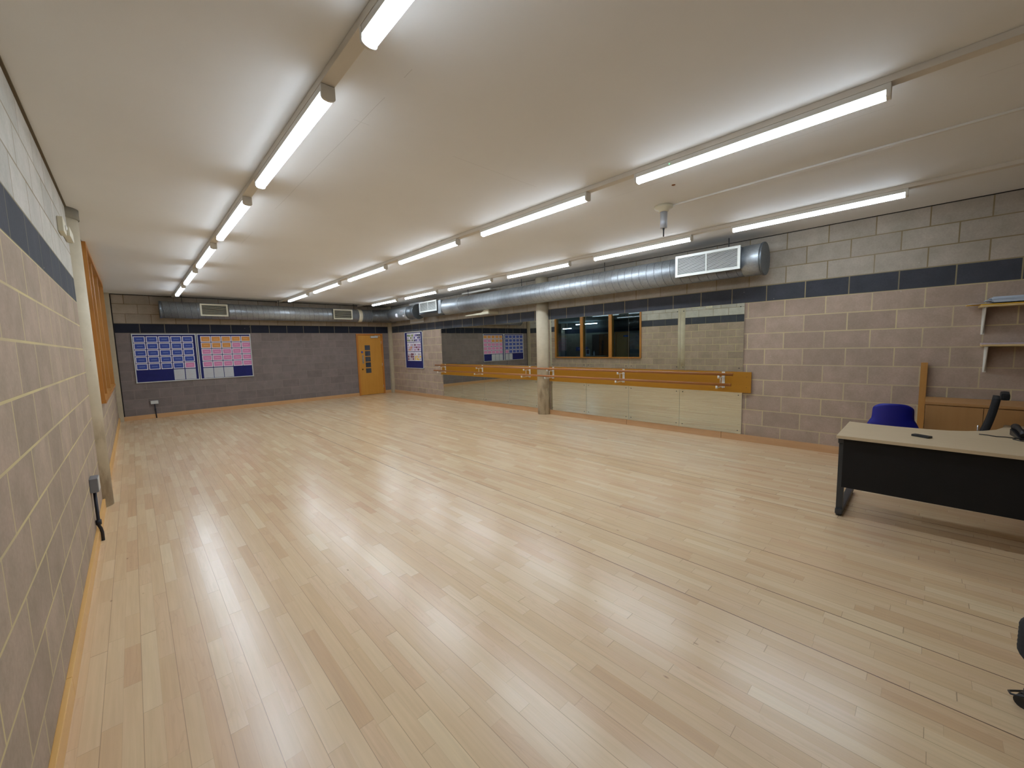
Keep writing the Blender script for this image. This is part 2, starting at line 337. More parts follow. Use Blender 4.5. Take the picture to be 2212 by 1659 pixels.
# ------------------------------------------------------------------ mesh helpers
class MB:
    def __init__(s): s.bm = bmesh.new()
    def box(s, x0, x1, y0, y1, z0, z1, mi=0, bev=0.0):
        t = bmesh.new()
        v = [t.verts.new((x, y, z)) for x in (x0, x1) for y in (y0, y1) for z in (z0, z1)]
        for f in ((0, 1, 3, 2), (4, 6, 7, 5), (0, 4, 5, 1), (2, 3, 7, 6), (0, 2, 6, 4), (1, 5, 7, 3)): t.faces.new([v[i] for i in f])
        bmesh.ops.recalc_face_normals(t, faces=t.faces)
        if bev: bmesh.ops.bevel(t, geom=list(t.edges), offset=bev, segments=2, affect='EDGES', profile=0.7)
        s._add(t, mi); return s
    def _add(s, t, mi=0, mat=None, smooth=False):
        if mat is not None: t.transform(mat)
        for f in t.faces: f.material_index = mi; f.smooth = smooth
        me = bpy.data.meshes.new('tmp'); t.to_mesh(me); t.free()
        n0 = len(s.bm.faces); s.bm.from_mesh(me); bpy.data.meshes.remove(me)
    def prism(s, pts, z0, z1, axis='z', mi=0, bev=0.0):
        """outline pts (2-D) pushed along an axis: z -> (x,y), y -> (x,z), x -> (y,z)"""
        t = bmesh.new()
        def P(p, h): return {'z': (p[0], p[1], h), 'y': (p[0], h, p[1]), 'x': (h, p[0], p[1])}[axis]
        a = [t.verts.new(P(p, z0)) for p in pts]; b = [t.verts.new(P(p, z1)) for p in pts]
        t.faces.new(a); t.faces.new(b[::-1]); n = len(pts)
        for i in range(n): t.faces.new((a[i], b[i], b[(i + 1) % n], a[(i + 1) % n]))
        bmesh.ops.recalc_face_normals(t, faces=t.faces)
        if bev: bmesh.ops.bevel(t, geom=list(t.edges), offset=bev, segments=2, affect='EDGES')
        s._add(t, mi); return s
    def lathe(s, prof, seg=24, mat=None, mi=0, cap=True, smooth=True):
        """prof: (radius, height) along local z"""
        t = bmesh.new(); rings = []
        for r, h in prof:
            rings.append([t.verts.new((r * math.cos(2 * PI * k / seg), r * math.sin(2 * PI * k / seg), h)) for k in range(seg)])
        for a, b in zip(rings, rings[1:]):
            for k in range(seg): t.faces.new((a[k], a[(k + 1) % seg], b[(k + 1) % seg], b[k]))
        if cap: t.faces.new(rings[0][::-1]); t.faces.new(rings[-1])
        bmesh.ops.recalc_face_normals(t, faces=t.faces)
        for f in t.faces: f.smooth = smooth and len(f.verts) == 4
        if mat is not None: t.transform(mat)
        me = bpy.data.meshes.new('tmp'); 
        for f in t.faces: f.material_index = mi
        t.to_mesh(me); t.free(); s.bm.from_mesh(me); bpy.data.meshes.remove(me); return s
    def cyl(s, p, q, r, seg=12, mi=0, r2=None):
        p, q = Vector(p), Vector(q); d = q - p
        mt = Matrix.Translation(p) @ d.to_track_quat('Z', 'Y').to_matrix().to_4x4()
        return s.lathe([(r, 0), (r if r2 is None else r2, d.length)], seg, mt, mi)
    def tube(s, pts, r, seg=10, mi=0, radii=None):
        pts = [Vector(p) for p in pts]; t = bmesh.new(); rings = []
        prev = None
        for i, p in enumerate(pts):
            d = (pts[min(i + 1, len(pts) - 1)] - pts[max(i - 1, 0)]).normalized()
            if prev is None:
                ref = Vector((0, 0, 1)) if abs(d.z) < 0.9 else Vector((1, 0, 0)); nx = d.cross(ref).normalized()
            else: nx = (prev - d * prev.dot(d)).normalized()
            prev = nx; ny = d.cross(nx); rr = radii[i] if radii else r
            rings.append([t.verts.new(p + nx * rr * math.cos(2 * PI * k / seg) + ny * rr * math.sin(2 * PI * k / seg)) for k in range(seg)])
        for a, b in zip(rings, rings[1:]):
            for k in range(seg): t.faces.new((a[k], a[(k + 1) % seg], b[(k + 1) % seg], b[k]))
        t.faces.new(rings[0][::-1]); t.faces.new(rings[-1]); bmesh.ops.recalc_face_normals(t, faces=t.faces)
        for f in t.faces: f.smooth = len(f.verts) == 4; f.material_index = mi
        me = bpy.data.meshes.new('tmp'); t.to_mesh(me); t.free(); s.bm.from_mesh(me); bpy.data.meshes.remove(me); return s
    def grid(s, fn, nu, nv, thick, mi=0):
        """curved sheet fn(u,v)->point with thickness along -normal"""
        t = bmesh.new()
        P = [[Vector(fn(i / nu, j / nv)) for j in range(nv + 1)] for i in range(nu + 1)]
        def N(i, j):
            a = P[min(i + 1, nu)][j] - P[max(i - 1, 0)][j]; b = P[i][min(j + 1, nv)] - P[i][max(j - 1, 0)]
            return a.cross(b).normalized()
        va = [[t.verts.new(P[i][j]) for j in range(nv + 1)] for i in range(nu + 1)]
        vb = [[t.verts.new(P[i][j] - N(i, j) * thick) for j in range(nv + 1)] for i in range(nu + 1)]
        for i in range(nu):
            for j in range(nv):
                t.faces.new((va[i][j], va[i + 1][j], va[i + 1][j + 1], va[i][j + 1])); t.faces.new((vb[i][j], vb[i][j + 1], vb[i + 1][j + 1], vb[i + 1][j]))
        for i in range(nu):
            t.faces.new((va[i][0], vb[i][0], vb[i + 1][0], va[i + 1][0])); t.faces.new((va[i][nv], va[i + 1][nv], vb[i + 1][nv], vb[i][nv]))
        for j in range(nv):
            t.faces.new((va[0][j], va[0][j + 1], vb[0][j + 1], vb[0][j])); t.faces.new((va[nu][j], vb[nu][j], vb[nu][j + 1], va[nu][j + 1]))
        bmesh.ops.recalc_face_normals(t, faces=t.faces); s._add(t, mi, smooth=True); return s
    def build(s, name, mats, parent=None, loc=None, rotz=0.0):
        me = bpy.data.meshes.new(name); s.bm.to_mesh(me); s.bm.free()
        for m in (mats if isinstance(mats, (list, tuple)) else [mats]): me.materials.append(M[m])
        o = bpy.data.objects.new(name, me); COL.objects.link(o)
        if parent is not None: o.parent = parent
        if loc is not None: o.location = loc
        o.rotation_euler.z = rotz
        return o

def thing(name, label, cat, loc=(0, 0, 0), rotz=0.0, group=None):
    o = bpy.data.objects.new(name, None); COL.objects.link(o); o.empty_display_size = 0.05
    o.location = loc; o.rotation_euler.z = rotz
    return tag(o, label, cat, group)
def tag(o, label, cat, group=None):
    o['label'] = label; o['category'] = cat
    if group: o['group'] = group
    return o
def struct(o, label=None):
    o['kind'] = 'structure'
    if label: o['label'] = label
    return o
def dup(o, parent=None, loc=None, label=None):
    c = o.copy(); COL.objects.link(c)
    if parent is not None: c.parent = parent
    if loc is not None: c.location = loc
    if label: c['label'] = label
    for ch in list(o.children): dup(ch, c)
    return c
ORD = ['first', 'second', 'third', 'fourth', 'fifth', 'sixth', 'seventh', 'eighth']

# ------------------------------------------------------------------ room shell
struct(MB().box(A - 0.2, W + 0.2, YF - 0.2, L + 0.2, -0.15, 0).build('floor', 'floor'))
struct(MB().box(A - 0.2, W + 0.2, YF - 0.2, L + 0.2, H, H + 0.15).build('ceiling', 'ceiling'))
struct(MB().box(W, W + 0.2, YF - 0.2, L + 0.2, 0, H).build('wall_right', 'wall_right'))
DX0, DX1, DZ = 5.361, 6.275, 2.045
b = MB(); b.box(A - 0.2, DX0, L, L + 0.2, 0, H); b.box(DX1, W, L, L + 0.2, 0, H); b.box(DX0, DX1, L, L + 0.2, DZ, H); b.box(DX0, DX1, L + 0.15, L + 0.2, 0, DZ)
struct(b.build('wall_back', 'wall_back'))
WY0, WY1, WZ0 = 7.30, 11.38, 0.93
b = MB(); b.box(A - 0.2, A, YF, WY0, 0, H); b.box(A - 0.2, A, WY1, L, 0, H); b.box(A - 0.2, A, WY0, WY1, 0, WZ0)
struct(b.build('wall_left', 'wall_left'))
struct(MB().box(A, W, YF - 0.2, YF, 0, H).build('wall_front', 'wall_back'))
# skirting boards
b = MB(); SK = 0.10
b.box(A + 0.02, DX0 - 0.001, L - 0.02, L, 0, SK, bev=0.003); b.box(DX1 + 0.001, W - 0.1, L - 0.02, L, 0, SK, bev=0.003)
struct(b.build('baseboard_back', 'skirting_x'))
b = MB()
for y0, y1 in ((-1.58, 0.05), (0.10, 2.20), (2.205, 3.85), (3.855, 5.735), (6.02, 7.6), (7.605, 10.4), (10.405, L - 0.10)): b.box(W - 0.02, W, y0, y1, 0, SK, bev=0.003)
struct(b.build('baseboard_right', 'skirting_y'))
b = MB()
for y0, y1 in ((-1.58, 2.6), (2.602, 5.70), (5.98, 9.1), (9.102, L - 0.12)): b.box(A, A + 0.02, y0, y1, 0, SK, bev=0.003)
struct(b.build('baseboard_left', 'skirting_left'))
# solid strips standing in for the shadow gap where the walls meet the ceiling
b = MB(); b.box(A, W, L - 0.012, L, H - 0.016, H)
struct(b.build('trim_1', 'gap'))
struct(MB().box(W - 0.008, W, YF, L - 0.013, H - 0.009, H).build('trim_2', 'gap'))
struct(MB().box(A, A + 0.014, YF, WY0, H - 0.010, H).build('trim_9', 'gap_brown'))
# columns and corner posts
def column(n, x, y, label, collar=False):
    o = MB().lathe([(0.14, 0), (0.14, H - (0.10 if collar else 0))], 40).build('trim_%d' % n, 'concrete', loc=(x, y, 0))
    struct(o, label)
    if collar:
        MB().lathe([(0.146, H - 0.10), (0.15, H - 0.095), (0.15, H)], 40).build('collar', 'collar', o)
    return o
column(3, 6.54, 5.87, 'round cream concrete column between the two mirror runs, scuffed near the floor')
column(4, -0.405, 5.84, 'round cream column half sunk in the left wall', True)
struct(MB().box(6.49, W, L - 0.105, L, 0, H, bev=0.012).build('trim_5', 'post_paint'), 'cream square post in the far right corner')
b = MB(); b.box(A, A + 0.085, L - 0.13, L, 0, H, bev=0.006)
o = struct(b.build('trim_6', 'post_paint'), 'cream post in the far left corner')
struct(MB().box(A + 0.086, A + 0.105, L - 0.012, L, 0.1, H - 0.02).build('trim_7', 'gap'))  # dark strip painted in for the shadow gap beside the corner post

# window in the left wall
wroot = thing('window_1', None, None); del wroot['label'], wroot['category']; struct(wroot, 'long timber framed internal window in the left wall')
b = MB(); fx0, fx1 = A - 0.16, A + 0.045
b.box(fx0, fx1, WY0 + 0.001, WY0 + 0.055, WZ0 + 0.0455, H - 0.001); b.box(fx0, fx1, WY1 - 0.055, WY1 - 0.001, WZ0 + 0.0455, H - 0.001)
b.box(fx0, fx1 + 0.008, WY0 + 0.001, WY1 - 0.001, WZ0 + 0.001, WZ0 + 0.045)
b.box(fx0, fx1, WY0 + 0.0555, WY1 - 0.0555, H - 0.06, H - 0.001)
b.build('window_frame', 'window_wood', wroot)
for y in (8.61, 9.97):
    MB().box(fx0, fx1 - 0.02, y - 0.065, y + 0.065, WZ0 + 0.045, H - 0.06, bev=0.003).build('mullion', 'window_wood', wroot)
for y0, y1 in ((WY0 + 0.055, 8.545), (8.675, 9.905), (10.035, WY1 - 0.055)):
    MB().box(A - 0.03, A - 0.024, y0, y1, WZ0 + 0.045, H - 0.06).build('pane', 'glass', wroot)

# door in the back wall
d = thing('door_1', None, None); del d['label'], d['category']; struct(d, 'honey coloured door with five small panes and a closer')
b = MB(); b.box(DX0, DX0 + 0.055, L - 0.03, L + 0.12, 0, DZ, bev=0.004); b.box(DX1 - 0.055, DX1, L - 0.03, L + 0.12, 0, DZ, bev=0.004); b.box(DX0 + 0.055, DX1 - 0.055, L - 0.03, L + 0.12, DZ - 0.05, DZ, bev=0.004)
b.build('door_frame', 'door_frame', d)
lx0, lx1, ly0, ly1 = DX0 + 0.058, DX1 - 0.058, L - 0.012, L + 0.03
vx0, vx1 = 5.632, 5.818
b = MB(); b.box(lx0, vx0, ly0, ly1, 0.01, DZ - 0.054); b.box(vx1, lx1, ly0, ly1, 0.01, DZ - 0.054)
zs = [0.735 + k * 0.1915 for k in range(5)]; ph = 0.163
b.box(vx0, vx1, ly0, ly1, 0.01, zs[0]); b.box(vx0, vx1, ly0, ly1, zs[4] + ph, DZ - 0.054)
for k in range(4): b.box(vx0, vx1, ly0, ly1, zs[k] + ph, zs[k + 1])
b.build('door_leaf', 'door', d)
for z in zs:
    p = MB().box(vx0, vx1, ly0 + 0.014, ly0 + 0.020, z, z + ph).build('vision_pane', 'door_glass', d)
b = MB(); b.cyl((5.55, ly0 - 0.045, 1.08), (5.55, ly0 - 0.045, 1.33), 0.011, 14); b.cyl((5.55, ly0, 1.10), (5.55, ly0 - 0.045, 1.10), 0.009); b.cyl((5.55, ly0, 1.31), (5.55, ly0 - 0.045, 1.31), 0.009); b.box(5.53, 5.57, ly0 - 0.004, ly0 + 0.001, 1.06, 1.35)
b.build('door_handle', 'chrome', d)
MB().lathe([(0.036, 0), (0.036, 0.004), (0.03, 0.006)], 24, Matrix.Translation((5.535, ly0, 1.44)) @ Matrix.Rotation(PI / 2, 4, 'X')).build('round_sign', 'sign_blue', d)
MB().lathe([(0.012, 0), (0.012, 0.008)], 16, Matrix.Translation((5.535, ly0, 1.44)) @ Matrix.Rotation(PI / 2, 4, 'X')).build('sign_symbol', 'text_blue', d)
MB().lathe([(0.026, 0), (0.026, 0.006), (0.012, 0.008), (0.012, 0.02)], 20, Matrix.Translation((5.525, ly0, 0.87)) @ Matrix.Rotation(PI / 2, 4, 'X')).build('lock', 'brass', d)
b = MB(); b.box(5.84, 6.09, ly0 - 0.05, ly0, 1.905, 1.965, bev=0.006); b.box(5.97, 6.16, ly0 - 0.075, ly0 - 0.055, 1.966, 1.978); b.cyl((5.985, ly0 - 0.06, 1.96), (5.985, ly0 - 0.06, 1.985), 0.012)
b.build('door_closer', 'alu', d)
b = MB()
for z in (0.25, 1.0, 1.75): b.cyl((lx1, ly0 - 0.006, z - 0.05), (lx1, ly0 - 0.006, z + 0.05), 0.007)
b.build('hinge', 'chrome', d)

# ------------------------------------------------------------------ the lobby behind the internal window
FX = -4.2
b = MB(); b.box(FX - 0.2, FX, 4, 17, 0, H)
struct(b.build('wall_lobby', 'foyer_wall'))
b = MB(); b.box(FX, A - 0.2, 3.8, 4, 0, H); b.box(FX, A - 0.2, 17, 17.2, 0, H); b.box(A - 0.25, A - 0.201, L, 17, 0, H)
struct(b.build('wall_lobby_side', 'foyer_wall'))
struct(MB().box(FX, A - 0.2, 4, 17, -0.15, 0).build('floor_lobby', 'collar'))
struct(MB().box(FX, A - 0.201, 4, 17, 2.64, 2.96).build('ceiling_lobby', 'lobby_ceiling'))
def lobby_light(x, y, z, ln, rz, label):
    t = thing('tube_light', label, 'light', (x, y, z), rz, 'tube lights in the lobby behind the window')
    MB().box(-0.03, 0.03, -ln / 2, ln / 2, 0.03, 0.06).build('light_body', 'white', t)
    MB().box(-0.025, 0.025, -ln / 2, ln / 2, 0, 0.03, bev=0.008).build('diffuser', 'foyer_lamp', t)
    MB().cyl((0, 0, 0.06), (0, 0, 2.6395 - z), 0.008).build('drop_rod', 'white', t)
lobby_light(-3.9, 13.55, 2.32, 0.55, 0.0, 'small lit tube in the lobby seen in the left pane')
lobby_light(-3.9, 12.3, 2.50, 1.3, 0.0, 'longer lit tube in the lobby, mirrored across the first mullion')
t = thing('lobby_door', 'pale yellow wooden door in the lobby seen in the mirror', 'door', (FX, 10.3, 0))
MB().box(0, 0.04, -0.24, 0.42, 0, 1.98).build('door_leaf', 'post_wood', t)
b = MB(); b.box(0, 0.06, -0.30, -0.241, 0, 2.04); b.box(0, 0.06, 0.421, 0.48, 0, 2.04); b.box(0, 0.06, -0.241, 0.421, 1.981, 2.04); b.build('door_frame', 'door_frame', t)
def plaque(y, z, w, h, label):
    t = thing('wall_sign', label, 'sign', (FX + 0.001, y, z))
    MB().box(0, 0.012, -w / 2, w / 2, -h / 2, h / 2, bev=0.002).build('sign_board', 'sign_blue', t)
    MB().box(0.0125, 0.0135, -w * 0.32, w * 0.32, -0.012, 0.012).build('text_line', 'text_blue', t)
plaque(12.82, 1.24, 0.74, 0.20, 'long blue sign plate across the lobby, behind the first mullion')
t = thing('wall_sign', 'small blue sign plate on the yellow lobby door', 'sign', (FX + 0.041, 10.15, 1.83))
MB().box(0, 0.012, -0.15, 0.15, -0.045, 0.045, bev=0.002).build('sign_board', 'sign_blue', t)
MB().box(0.0125, 0.0135, -0.1, 0.1, -0.01, 0.01).build('text_line', 'text_blue', t)
t = thing('lobby_counter', 'dark counter with a pale top in the lobby', 'counter', (FX + 0.55, 11.75, 0))
MB().box(-0.25, 0.25, -0.75, 0.75, 0, 0.86).build('counter_body', 'black', t)
MB().box(-0.28, 0.28, -0.8, 0.8, 0.861, 0.90).build('worktop', 'collar', t)
t = thing('picture_frame', 'small white framed picture standing on the lobby counter', 'picture', (FX + 0.55, 12.03, 0.901))
MB().box(-0.01, 0.01, -0.13, 0.13, 0, 0.34, bev=0.003).build('frame', 'bluewhite', t)
MB().box(0.0105, 0.012, -0.08, 0.08, 0.09, 0.30).build('picture', 'ck', t)
o = MB().lathe([(0.03, 0), (0.04, 0.01), (0.04, 0.15), (0.015, 0.20), (0.015, 0.24)], 16).build('bottle', 'bluewhite', loc=(FX + 0.55, 11.66, 0.901))
tag(o, 'pale bottle on the lobby counter beside the small picture', 'bottle')
struct(MB().box(FX, FX + 0.3, 13.95, 14.2, 0, 2.639).build('trim_8', 'collar'))
struct(MB().box(FX + 0.001, FX + 0.02, 11.2, 12.15, 0.0, 1.97).build('door_2', 'black'), 'dark doorway across the lobby')

# ------------------------------------------------------------------ ceiling lights and trunking
ROWX = (0.868, 3.18, 5.50)
ROWN = ('left row', 'middle row', 'duct side row')
TR = 0.038
for i, x in enumerate(ROWX):
    o = MB().box(x - 0.036, x + 0.036, YF + 0.001, L - 0.03, H - TR, H - 0.0005, bev=0.003).build('cable_trunking', 'trunk')
    tag(o, ('straight cream trunking along the ceiling carrying the left row of lights',
            'straight cream cable trunking along the ceiling carrying the middle row of lights',
            'straight cream cable trunking along the ceiling carrying the lights beside the duct')[i], 'trunking', 'ceiling cable trunking')
def make_light():
    t = thing('tube_light', 'x', 'ceiling light', (0, 0, H - TR), 0, 'lit tube lights in three ceiling rows')
    ln = 1.55
    MB().box(-0.034, 0.034, 0.006, ln - 0.006, -0.034, -0.0005, bev=0.003).build('light_body', 'white', t)
    pr = [(-0.0335, -0.0345), (0.0335, -0.0345), (0.0335, -0.055)] + [(0.0335 * math.cos(a), -0.055 - 0.020 * math.sin(a)) for a in (0.5, 1.05, PI / 2, PI - 1.05, PI - 0.5)] + [(-0.0335, -0.055)]
    MB().prism(pr, 0.0205, ln - 0.0205, 'y').build('diffuser', 'lamp', t)
    pc = [(-0.036, -0.001), (0.036, -0.001), (0.036, -0.062)] + [(0.036 * math.cos(a), -0.062 - 0.017 * math.sin(a)) for a in (0.5, 1.05, PI / 2, PI - 1.05, PI - 0.5)] + [(-0.036, -0.062)]
    for y in (0.0, ln - 0.02): MB().prism(pc, y, y + 0.02, 'y', bev=0.002).build('end_cap', 'white', t)
    return t
proto = make_light()
PLACE = ['nearest the camera', 'second from the camera', 'third from the camera', 'fourth from the camera', 'fifth from the camera', 'farthest, next to the back wall']
lamps = {}
for i, x in enumerate(ROWX):
    for k in range(6):
        lab = 'lit tube light in the %s, %s' % (ROWN[i], PLACE[k])
        y = 0.225 + 2.03 * k
        o = proto if (i, k) == (0, 0) else dup(proto)
        o.location = (x, y, H - TR); o['label'] = lab; lamps[(i, k)] = o
for key in ((1, 0), (1, 3)):
    MB().lathe([(0.004, 0), (0.003, 0.003)], 10, Matrix.Translation((-0.036, 1.25, -0.018)) @ Matrix.Rotation(-PI / 2, 4, 'Y')).build('green_indicator', 'led', lamps[key])
o = MB().box(4.235, 4.262, YF + 0.001, 1.94, H - 0.017, H - 0.0005, bev=0.003).build('ceiling_conduit', 'white')
tag(o, 'thin pale conduit strip on the ceiling running to the hanging probe', 'conduit')
t = thing('ceiling_probe', 'cream ceiling rose with a hanging silver tube and thin rod', 'hanging probe', (4.214, 2.031, H))
MB().lathe([(0.095, -0.0005), (0.095, -0.018), (0.088, -0.028), (0.055, -0.040), (0.050, -0.055), (0.040, -0.062)], 32).build('ceiling_rose', 'plastic_cream', t)
MB().lathe([(0.036, -0.0625), (0.036, -0.225), (0.030, -0.228)], 24).build('tube', 'tube_silver', t)
MB().lathe([(0.011, -0.2285), (0.009, -0.245), (0.007, -0.25), (0.007, -0.315)], 12).build('rod', 'steel_dark', t)
o = MB().lathe([(0.016, 0), (0.016, -0.004)], 16).build('ceiling_plug', 'brown', loc=(3.727, 1.706, H - 0.0005)); tag(o, 'small brown plug in the ceiling between the middle row and the probe', 'plug')

# ------------------------------------------------------------------ ventilation ducts
def grille(parent, w, h, depth, n, mat='grille', centre=True):
    """upright register facing local -y, centred on the origin"""
    b = MB(); f = 0.034
    b.box(-w / 2, w / 2, -0.010, 0.0, -h / 2, -h / 2 + f, bev=0.002); b.box(-w / 2, w / 2, -0.010, 0.0, h / 2 - f, h / 2, bev=0.002)
    b.box(-w / 2, -w / 2 + f, -0.010, 0.0, -h / 2 + f, h / 2 - f); b.box(w / 2 - f, w / 2, -0.010, 0.0, -h / 2 + f, h / 2 - f)
    if centre: b.box(-0.008, 0.008, -0.008, 0.0, -h / 2 + f, h / 2 - f)
    fr = b.build('grille_frame', mat, parent)
    b = MB()
    for k in range(n):
        z = -h / 2 + f + (k + 0.5) * (h - 2 * f) / n
        b.prism([(-0.006, z - 0.0045), (-0.004, z - 0.0055), (0.008, z + 0.0025), (0.006, z + 0.0045)], -w / 2 + f, w / 2 - f, 'x')
    sl = b.build('slats', mat, parent)
    bk = MB().box(-w / 2 + 0.01, w / 2 - 0.01, 0.012, 0.02, -h / 2 + 0.01, h / 2 - 0.01).build('grille_backing', 'grille_dark', parent)
    return fr, sl, bk
DXC, DZC, DR = 6.25, 2.60, 0.20
t = thing('ventilation_duct', 'long galvanised spiral duct hung along the right wall above the mirrors', 'duct', (DXC, 0, DZC))
MB().lathe([(DR, 1.82), (DR, 8.30)], 64, Matrix.Rotation(-PI / 2, 4, 'X')).build('spiral_pipe', 'spiral', t)
MB().lathe([(DR + 0.004, 8.30), (DR + 0.004, 8.32), (DR, 8.33), (DR, 8.98), (DR + 0.008, 8.99), (DR + 0.008, 9.05)], 64, Matrix.Rotation(-PI / 2, 4, 'X')).build('smooth_pipe', 'galv', t)
MB().lathe([(DR, 1.62), (DR + 0.006, 1.625), (DR + 0.006, 1.83), (DR, 1.835)], 64, Matrix.Rotation(-PI / 2, 4, 'X')).build('collar', 'galv', t)
MB().lathe([(DR + 0.016, 1.59), (DR + 0.018, 1.595), (DR + 0.018, 1.615), (DR, 1.619)], 64, Matrix.Rotation(-PI / 2, 4, 'X')).build('end_cap', 'galv_dark', t)
def grille_head(parent, y0, y1, z0, z1, xf, n):
    """box on the duct with a white register on its room side; coordinates in the world"""
    e = MB().box(xf + 0.012 - DXC, 6.17 - DXC, y0 + 0.01, y1 - 0.01, z0 + 0.01 - DZC, z1 - 0.01 - DZC, bev=0.002).build('grille_box', 'galv_dark', parent)
    h = bpy.data.objects.new('grille', None); COL.objects.link(h); h.parent = parent; h.empty_display_size = 0.05
    h.location = (xf - 0.012 - DXC, (y0 + y1) / 2, (z0 + z1) / 2 - DZC); h.rotation_euler.z = -PI / 2
    grille(h, y1 - y0, z1 - z0, 0.02, n)
grille_head(t, 1.815, 2.69, 2.472, 2.778, 5.99, 15)
grille_head(t, 9.20, 10.07, 2.518, 2.806, 6.04, 15)
MB().box(6.06 - DXC, 6.44 - DXC, 9.06, 9.195, -0.165, 0.185, bev=0.003).build('plenum', 'galv', t)
pr = [(6.08 - DXC, 0.16), (6.44 - DXC, 0.16), (6.44 - DXC, -0.13), (6.38 - DXC, -0.185), (6.20 - DXC, -0.185), (6.08 - DXC, -0.12)]
MB().prism(pr, 9.196, 10.20, 'y').build('plenum_body', 'galv_dark', t)
for y in (2.05, 4.1, 6.2, 8.1): MB().cyl((6.25 - DXC, y, DR - 0.002), (6.25 - DXC, y, H - DZC - 0.001), 0.006).build('hanger_rod', 'steel_dark', t)
b = MB(); b.box(6.28 - DXC, 6.33 - DXC, 7.3, 8.4, H - DZC - 0.10, H - DZC - 0.06)
b.build('cable_tray', 'white', t)
b = MB(); b.prism([(7.35, -0.30), (8.25, -0.30), (8.25, -0.275), (7.62, -0.255), (7.50, -0.20), (7.35, -0.19)], W - 0.34 - DXC, W - 0.30 - DXC, 'x')
b.box(W - 0.30 - DXC, W - 0.005 - DXC, 7.36, 7.40, -0.30, -0.24); b.box(W - 0.30 - DXC, W - 0.005 - DXC, 8.10, 8.14, -0.30, -0.27)
b.build('support_bracket', 'plastic_cream', t)

YB = L - 0.35
t = thing('ventilation_duct', 'galvanised spiral duct hung along the back wall, bending round the far right corner', 'duct', (0, YB, DZC))
MB().lathe([(DR, -0.50 - 0.01 + 0.0), (DR, 5.62)], 56, Matrix.Rotation(-PI / 2, 4, 'X')).build('spiral_pipe', 'spiral', t, rotz=-PI / 2, loc=(1.08, 0, 0))
b = MB(); b.lathe([(DR + 0.005, 0.565), (DR + 0.006, 0.57), (DR + 0.006, 0.60), (DR, 0.605)], 56, Matrix.Rotation(PI / 2, 4, 'Y')); b.build('end_band', 'galv_dark', t)
# elbow: centre line from heading +x at x=5.75 to heading -y at x=6.25
ex, ey = 5.70, YB - 0.55; pts, rad = [], []
b = MB()
for k in range(0, 57):
    a = PI / 2 - k / 56 * PI / 2
    pts.append((ex + 0.55 * math.cos(a), ey + 0.55 * math.sin(a) - YB, 0)); rad.append(DR - 0.004 + (0.012 * abs(math.sin(k * PI / 4)) if k > 18 else 0.002 + 0.008 * (k % 9 == 0)))
b.tube(pts, DR, 48, 0, rad); b.build('flexible_elbow', 'flex', t)
yend = ey
MB().lathe([(DR + 0.004, 10.95), (DR + 0.004, 11.33), (DR, 11.34), (DR, ey + 0.03)], 56, Matrix.Rotation(-PI / 2, 4, 'X')).build('smooth_pipe', 'galv', t, loc=(6.25, -YB, 0))
MB().lathe([(DR + 0.018, 10.50), (DR + 0.022, 10.505), (DR + 0.022, 10.54), (DR - 0.004, 10.545), (DR - 0.004, 10.80), (DR + 0.006, 10.81), (DR + 0.006, 10.949)], 56, Matrix.Rotation(-PI / 2, 4, 'X')).build('end_collar', 'galv_dark', t, loc=(6.25, -YB, 0))
# oval access hatch with a wing-nut strip, and two stuck-on labels on the smooth pipe
def on_pipe(yc, zc, ry, rz, mat, name, bulge=0.006):
    def fn(u, v):
        a = (v - 0.5) * 2 * PI; return (0, 0, 0)
    bb = bmesh.new(); n = 28; ring = []
    cen = bb.verts.new((-math.sqrt((DR + bulge + 0.004) ** 2 - zc ** 2), yc, zc)); inner = []; outer = []
    for k in range(n):
        a = 2 * PI * k / n; yy = yc + ry * math.copysign(abs(math.cos(a)) ** 0.6, math.cos(a)); zz = zc + rz * math.copysign(abs(math.sin(a)) ** 0.6, math.sin(a))
        inner.append(bb.verts.new((-math.sqrt((DR + bulge + 0.004) ** 2 - zz ** 2), yy, zz))); outer.append(bb.verts.new((-math.sqrt((DR + 0.001) ** 2 - zz ** 2), yy, zz)))
    for k in range(n):
        bb.faces.new((cen, inner[k], inner[(k + 1) % n])); bb.faces.new((inner[k], outer[k], outer[(k + 1) % n], inner[(k + 1) % n]))
    bmesh.ops.recalc_face_normals(bb, faces=bb.faces)
    mb = MB(); mb.bm.free(); mb.bm = bb
    return mb.build(name, mat, t, loc=(6.25, -YB, 0))
on_pipe(11.13, 0.03, 0.15, 0.075, 'galv', 'access_hatch', 0.012)
on_pipe(11.13, 0.04, 0.11, 0.035, 'chrome', 'hatch_cover', 0.020)
on_pipe(11.08, -0.09, 0.05, 0.018, 'paper', 'label_strip', 0.006)
on_pipe(11.50, -0.05, 0.07, 0.055, 'paper', 'label_sheet', 0.002)
b = MB()
for k in range(6): b.cyl((-DR - 0.016, 11.04 + k * 0.036, 0.035), (-DR - 0.034, 11.04 + k * 0.036, 0.035), 0.008, 8)
b.build('hatch_screws', 'chrome', t, loc=(6.25, -YB, 0))
b = MB(); b.lathe([(DR + 0.005, 5.30), (DR + 0.006, 5.305), (DR + 0.006, 5.41), (DR + 0.002, 5.415)], 56, Matrix.Rotation(PI / 2, 4, 'Y')); b.build('joint_band', 'plastic_cream', t)
for xc, w in ((1.60, 0.565), (4.785, 0.575)):
    h = bpy.data.objects.new('grille', None); COL.objects.link(h); h.parent = t; h.location = (xc, -DR - 0.012, 0.012); h.empty_display_size = 0.05
    grille(h, w, 0.30, 0.02, 8, 'grille_dull', False)
    MB().box(-w / 2 + 0.008, w / 2 - 0.008, 0.021, 0.12, -0.142, 0.142).build('grille_neck', 'galv_dark', h)
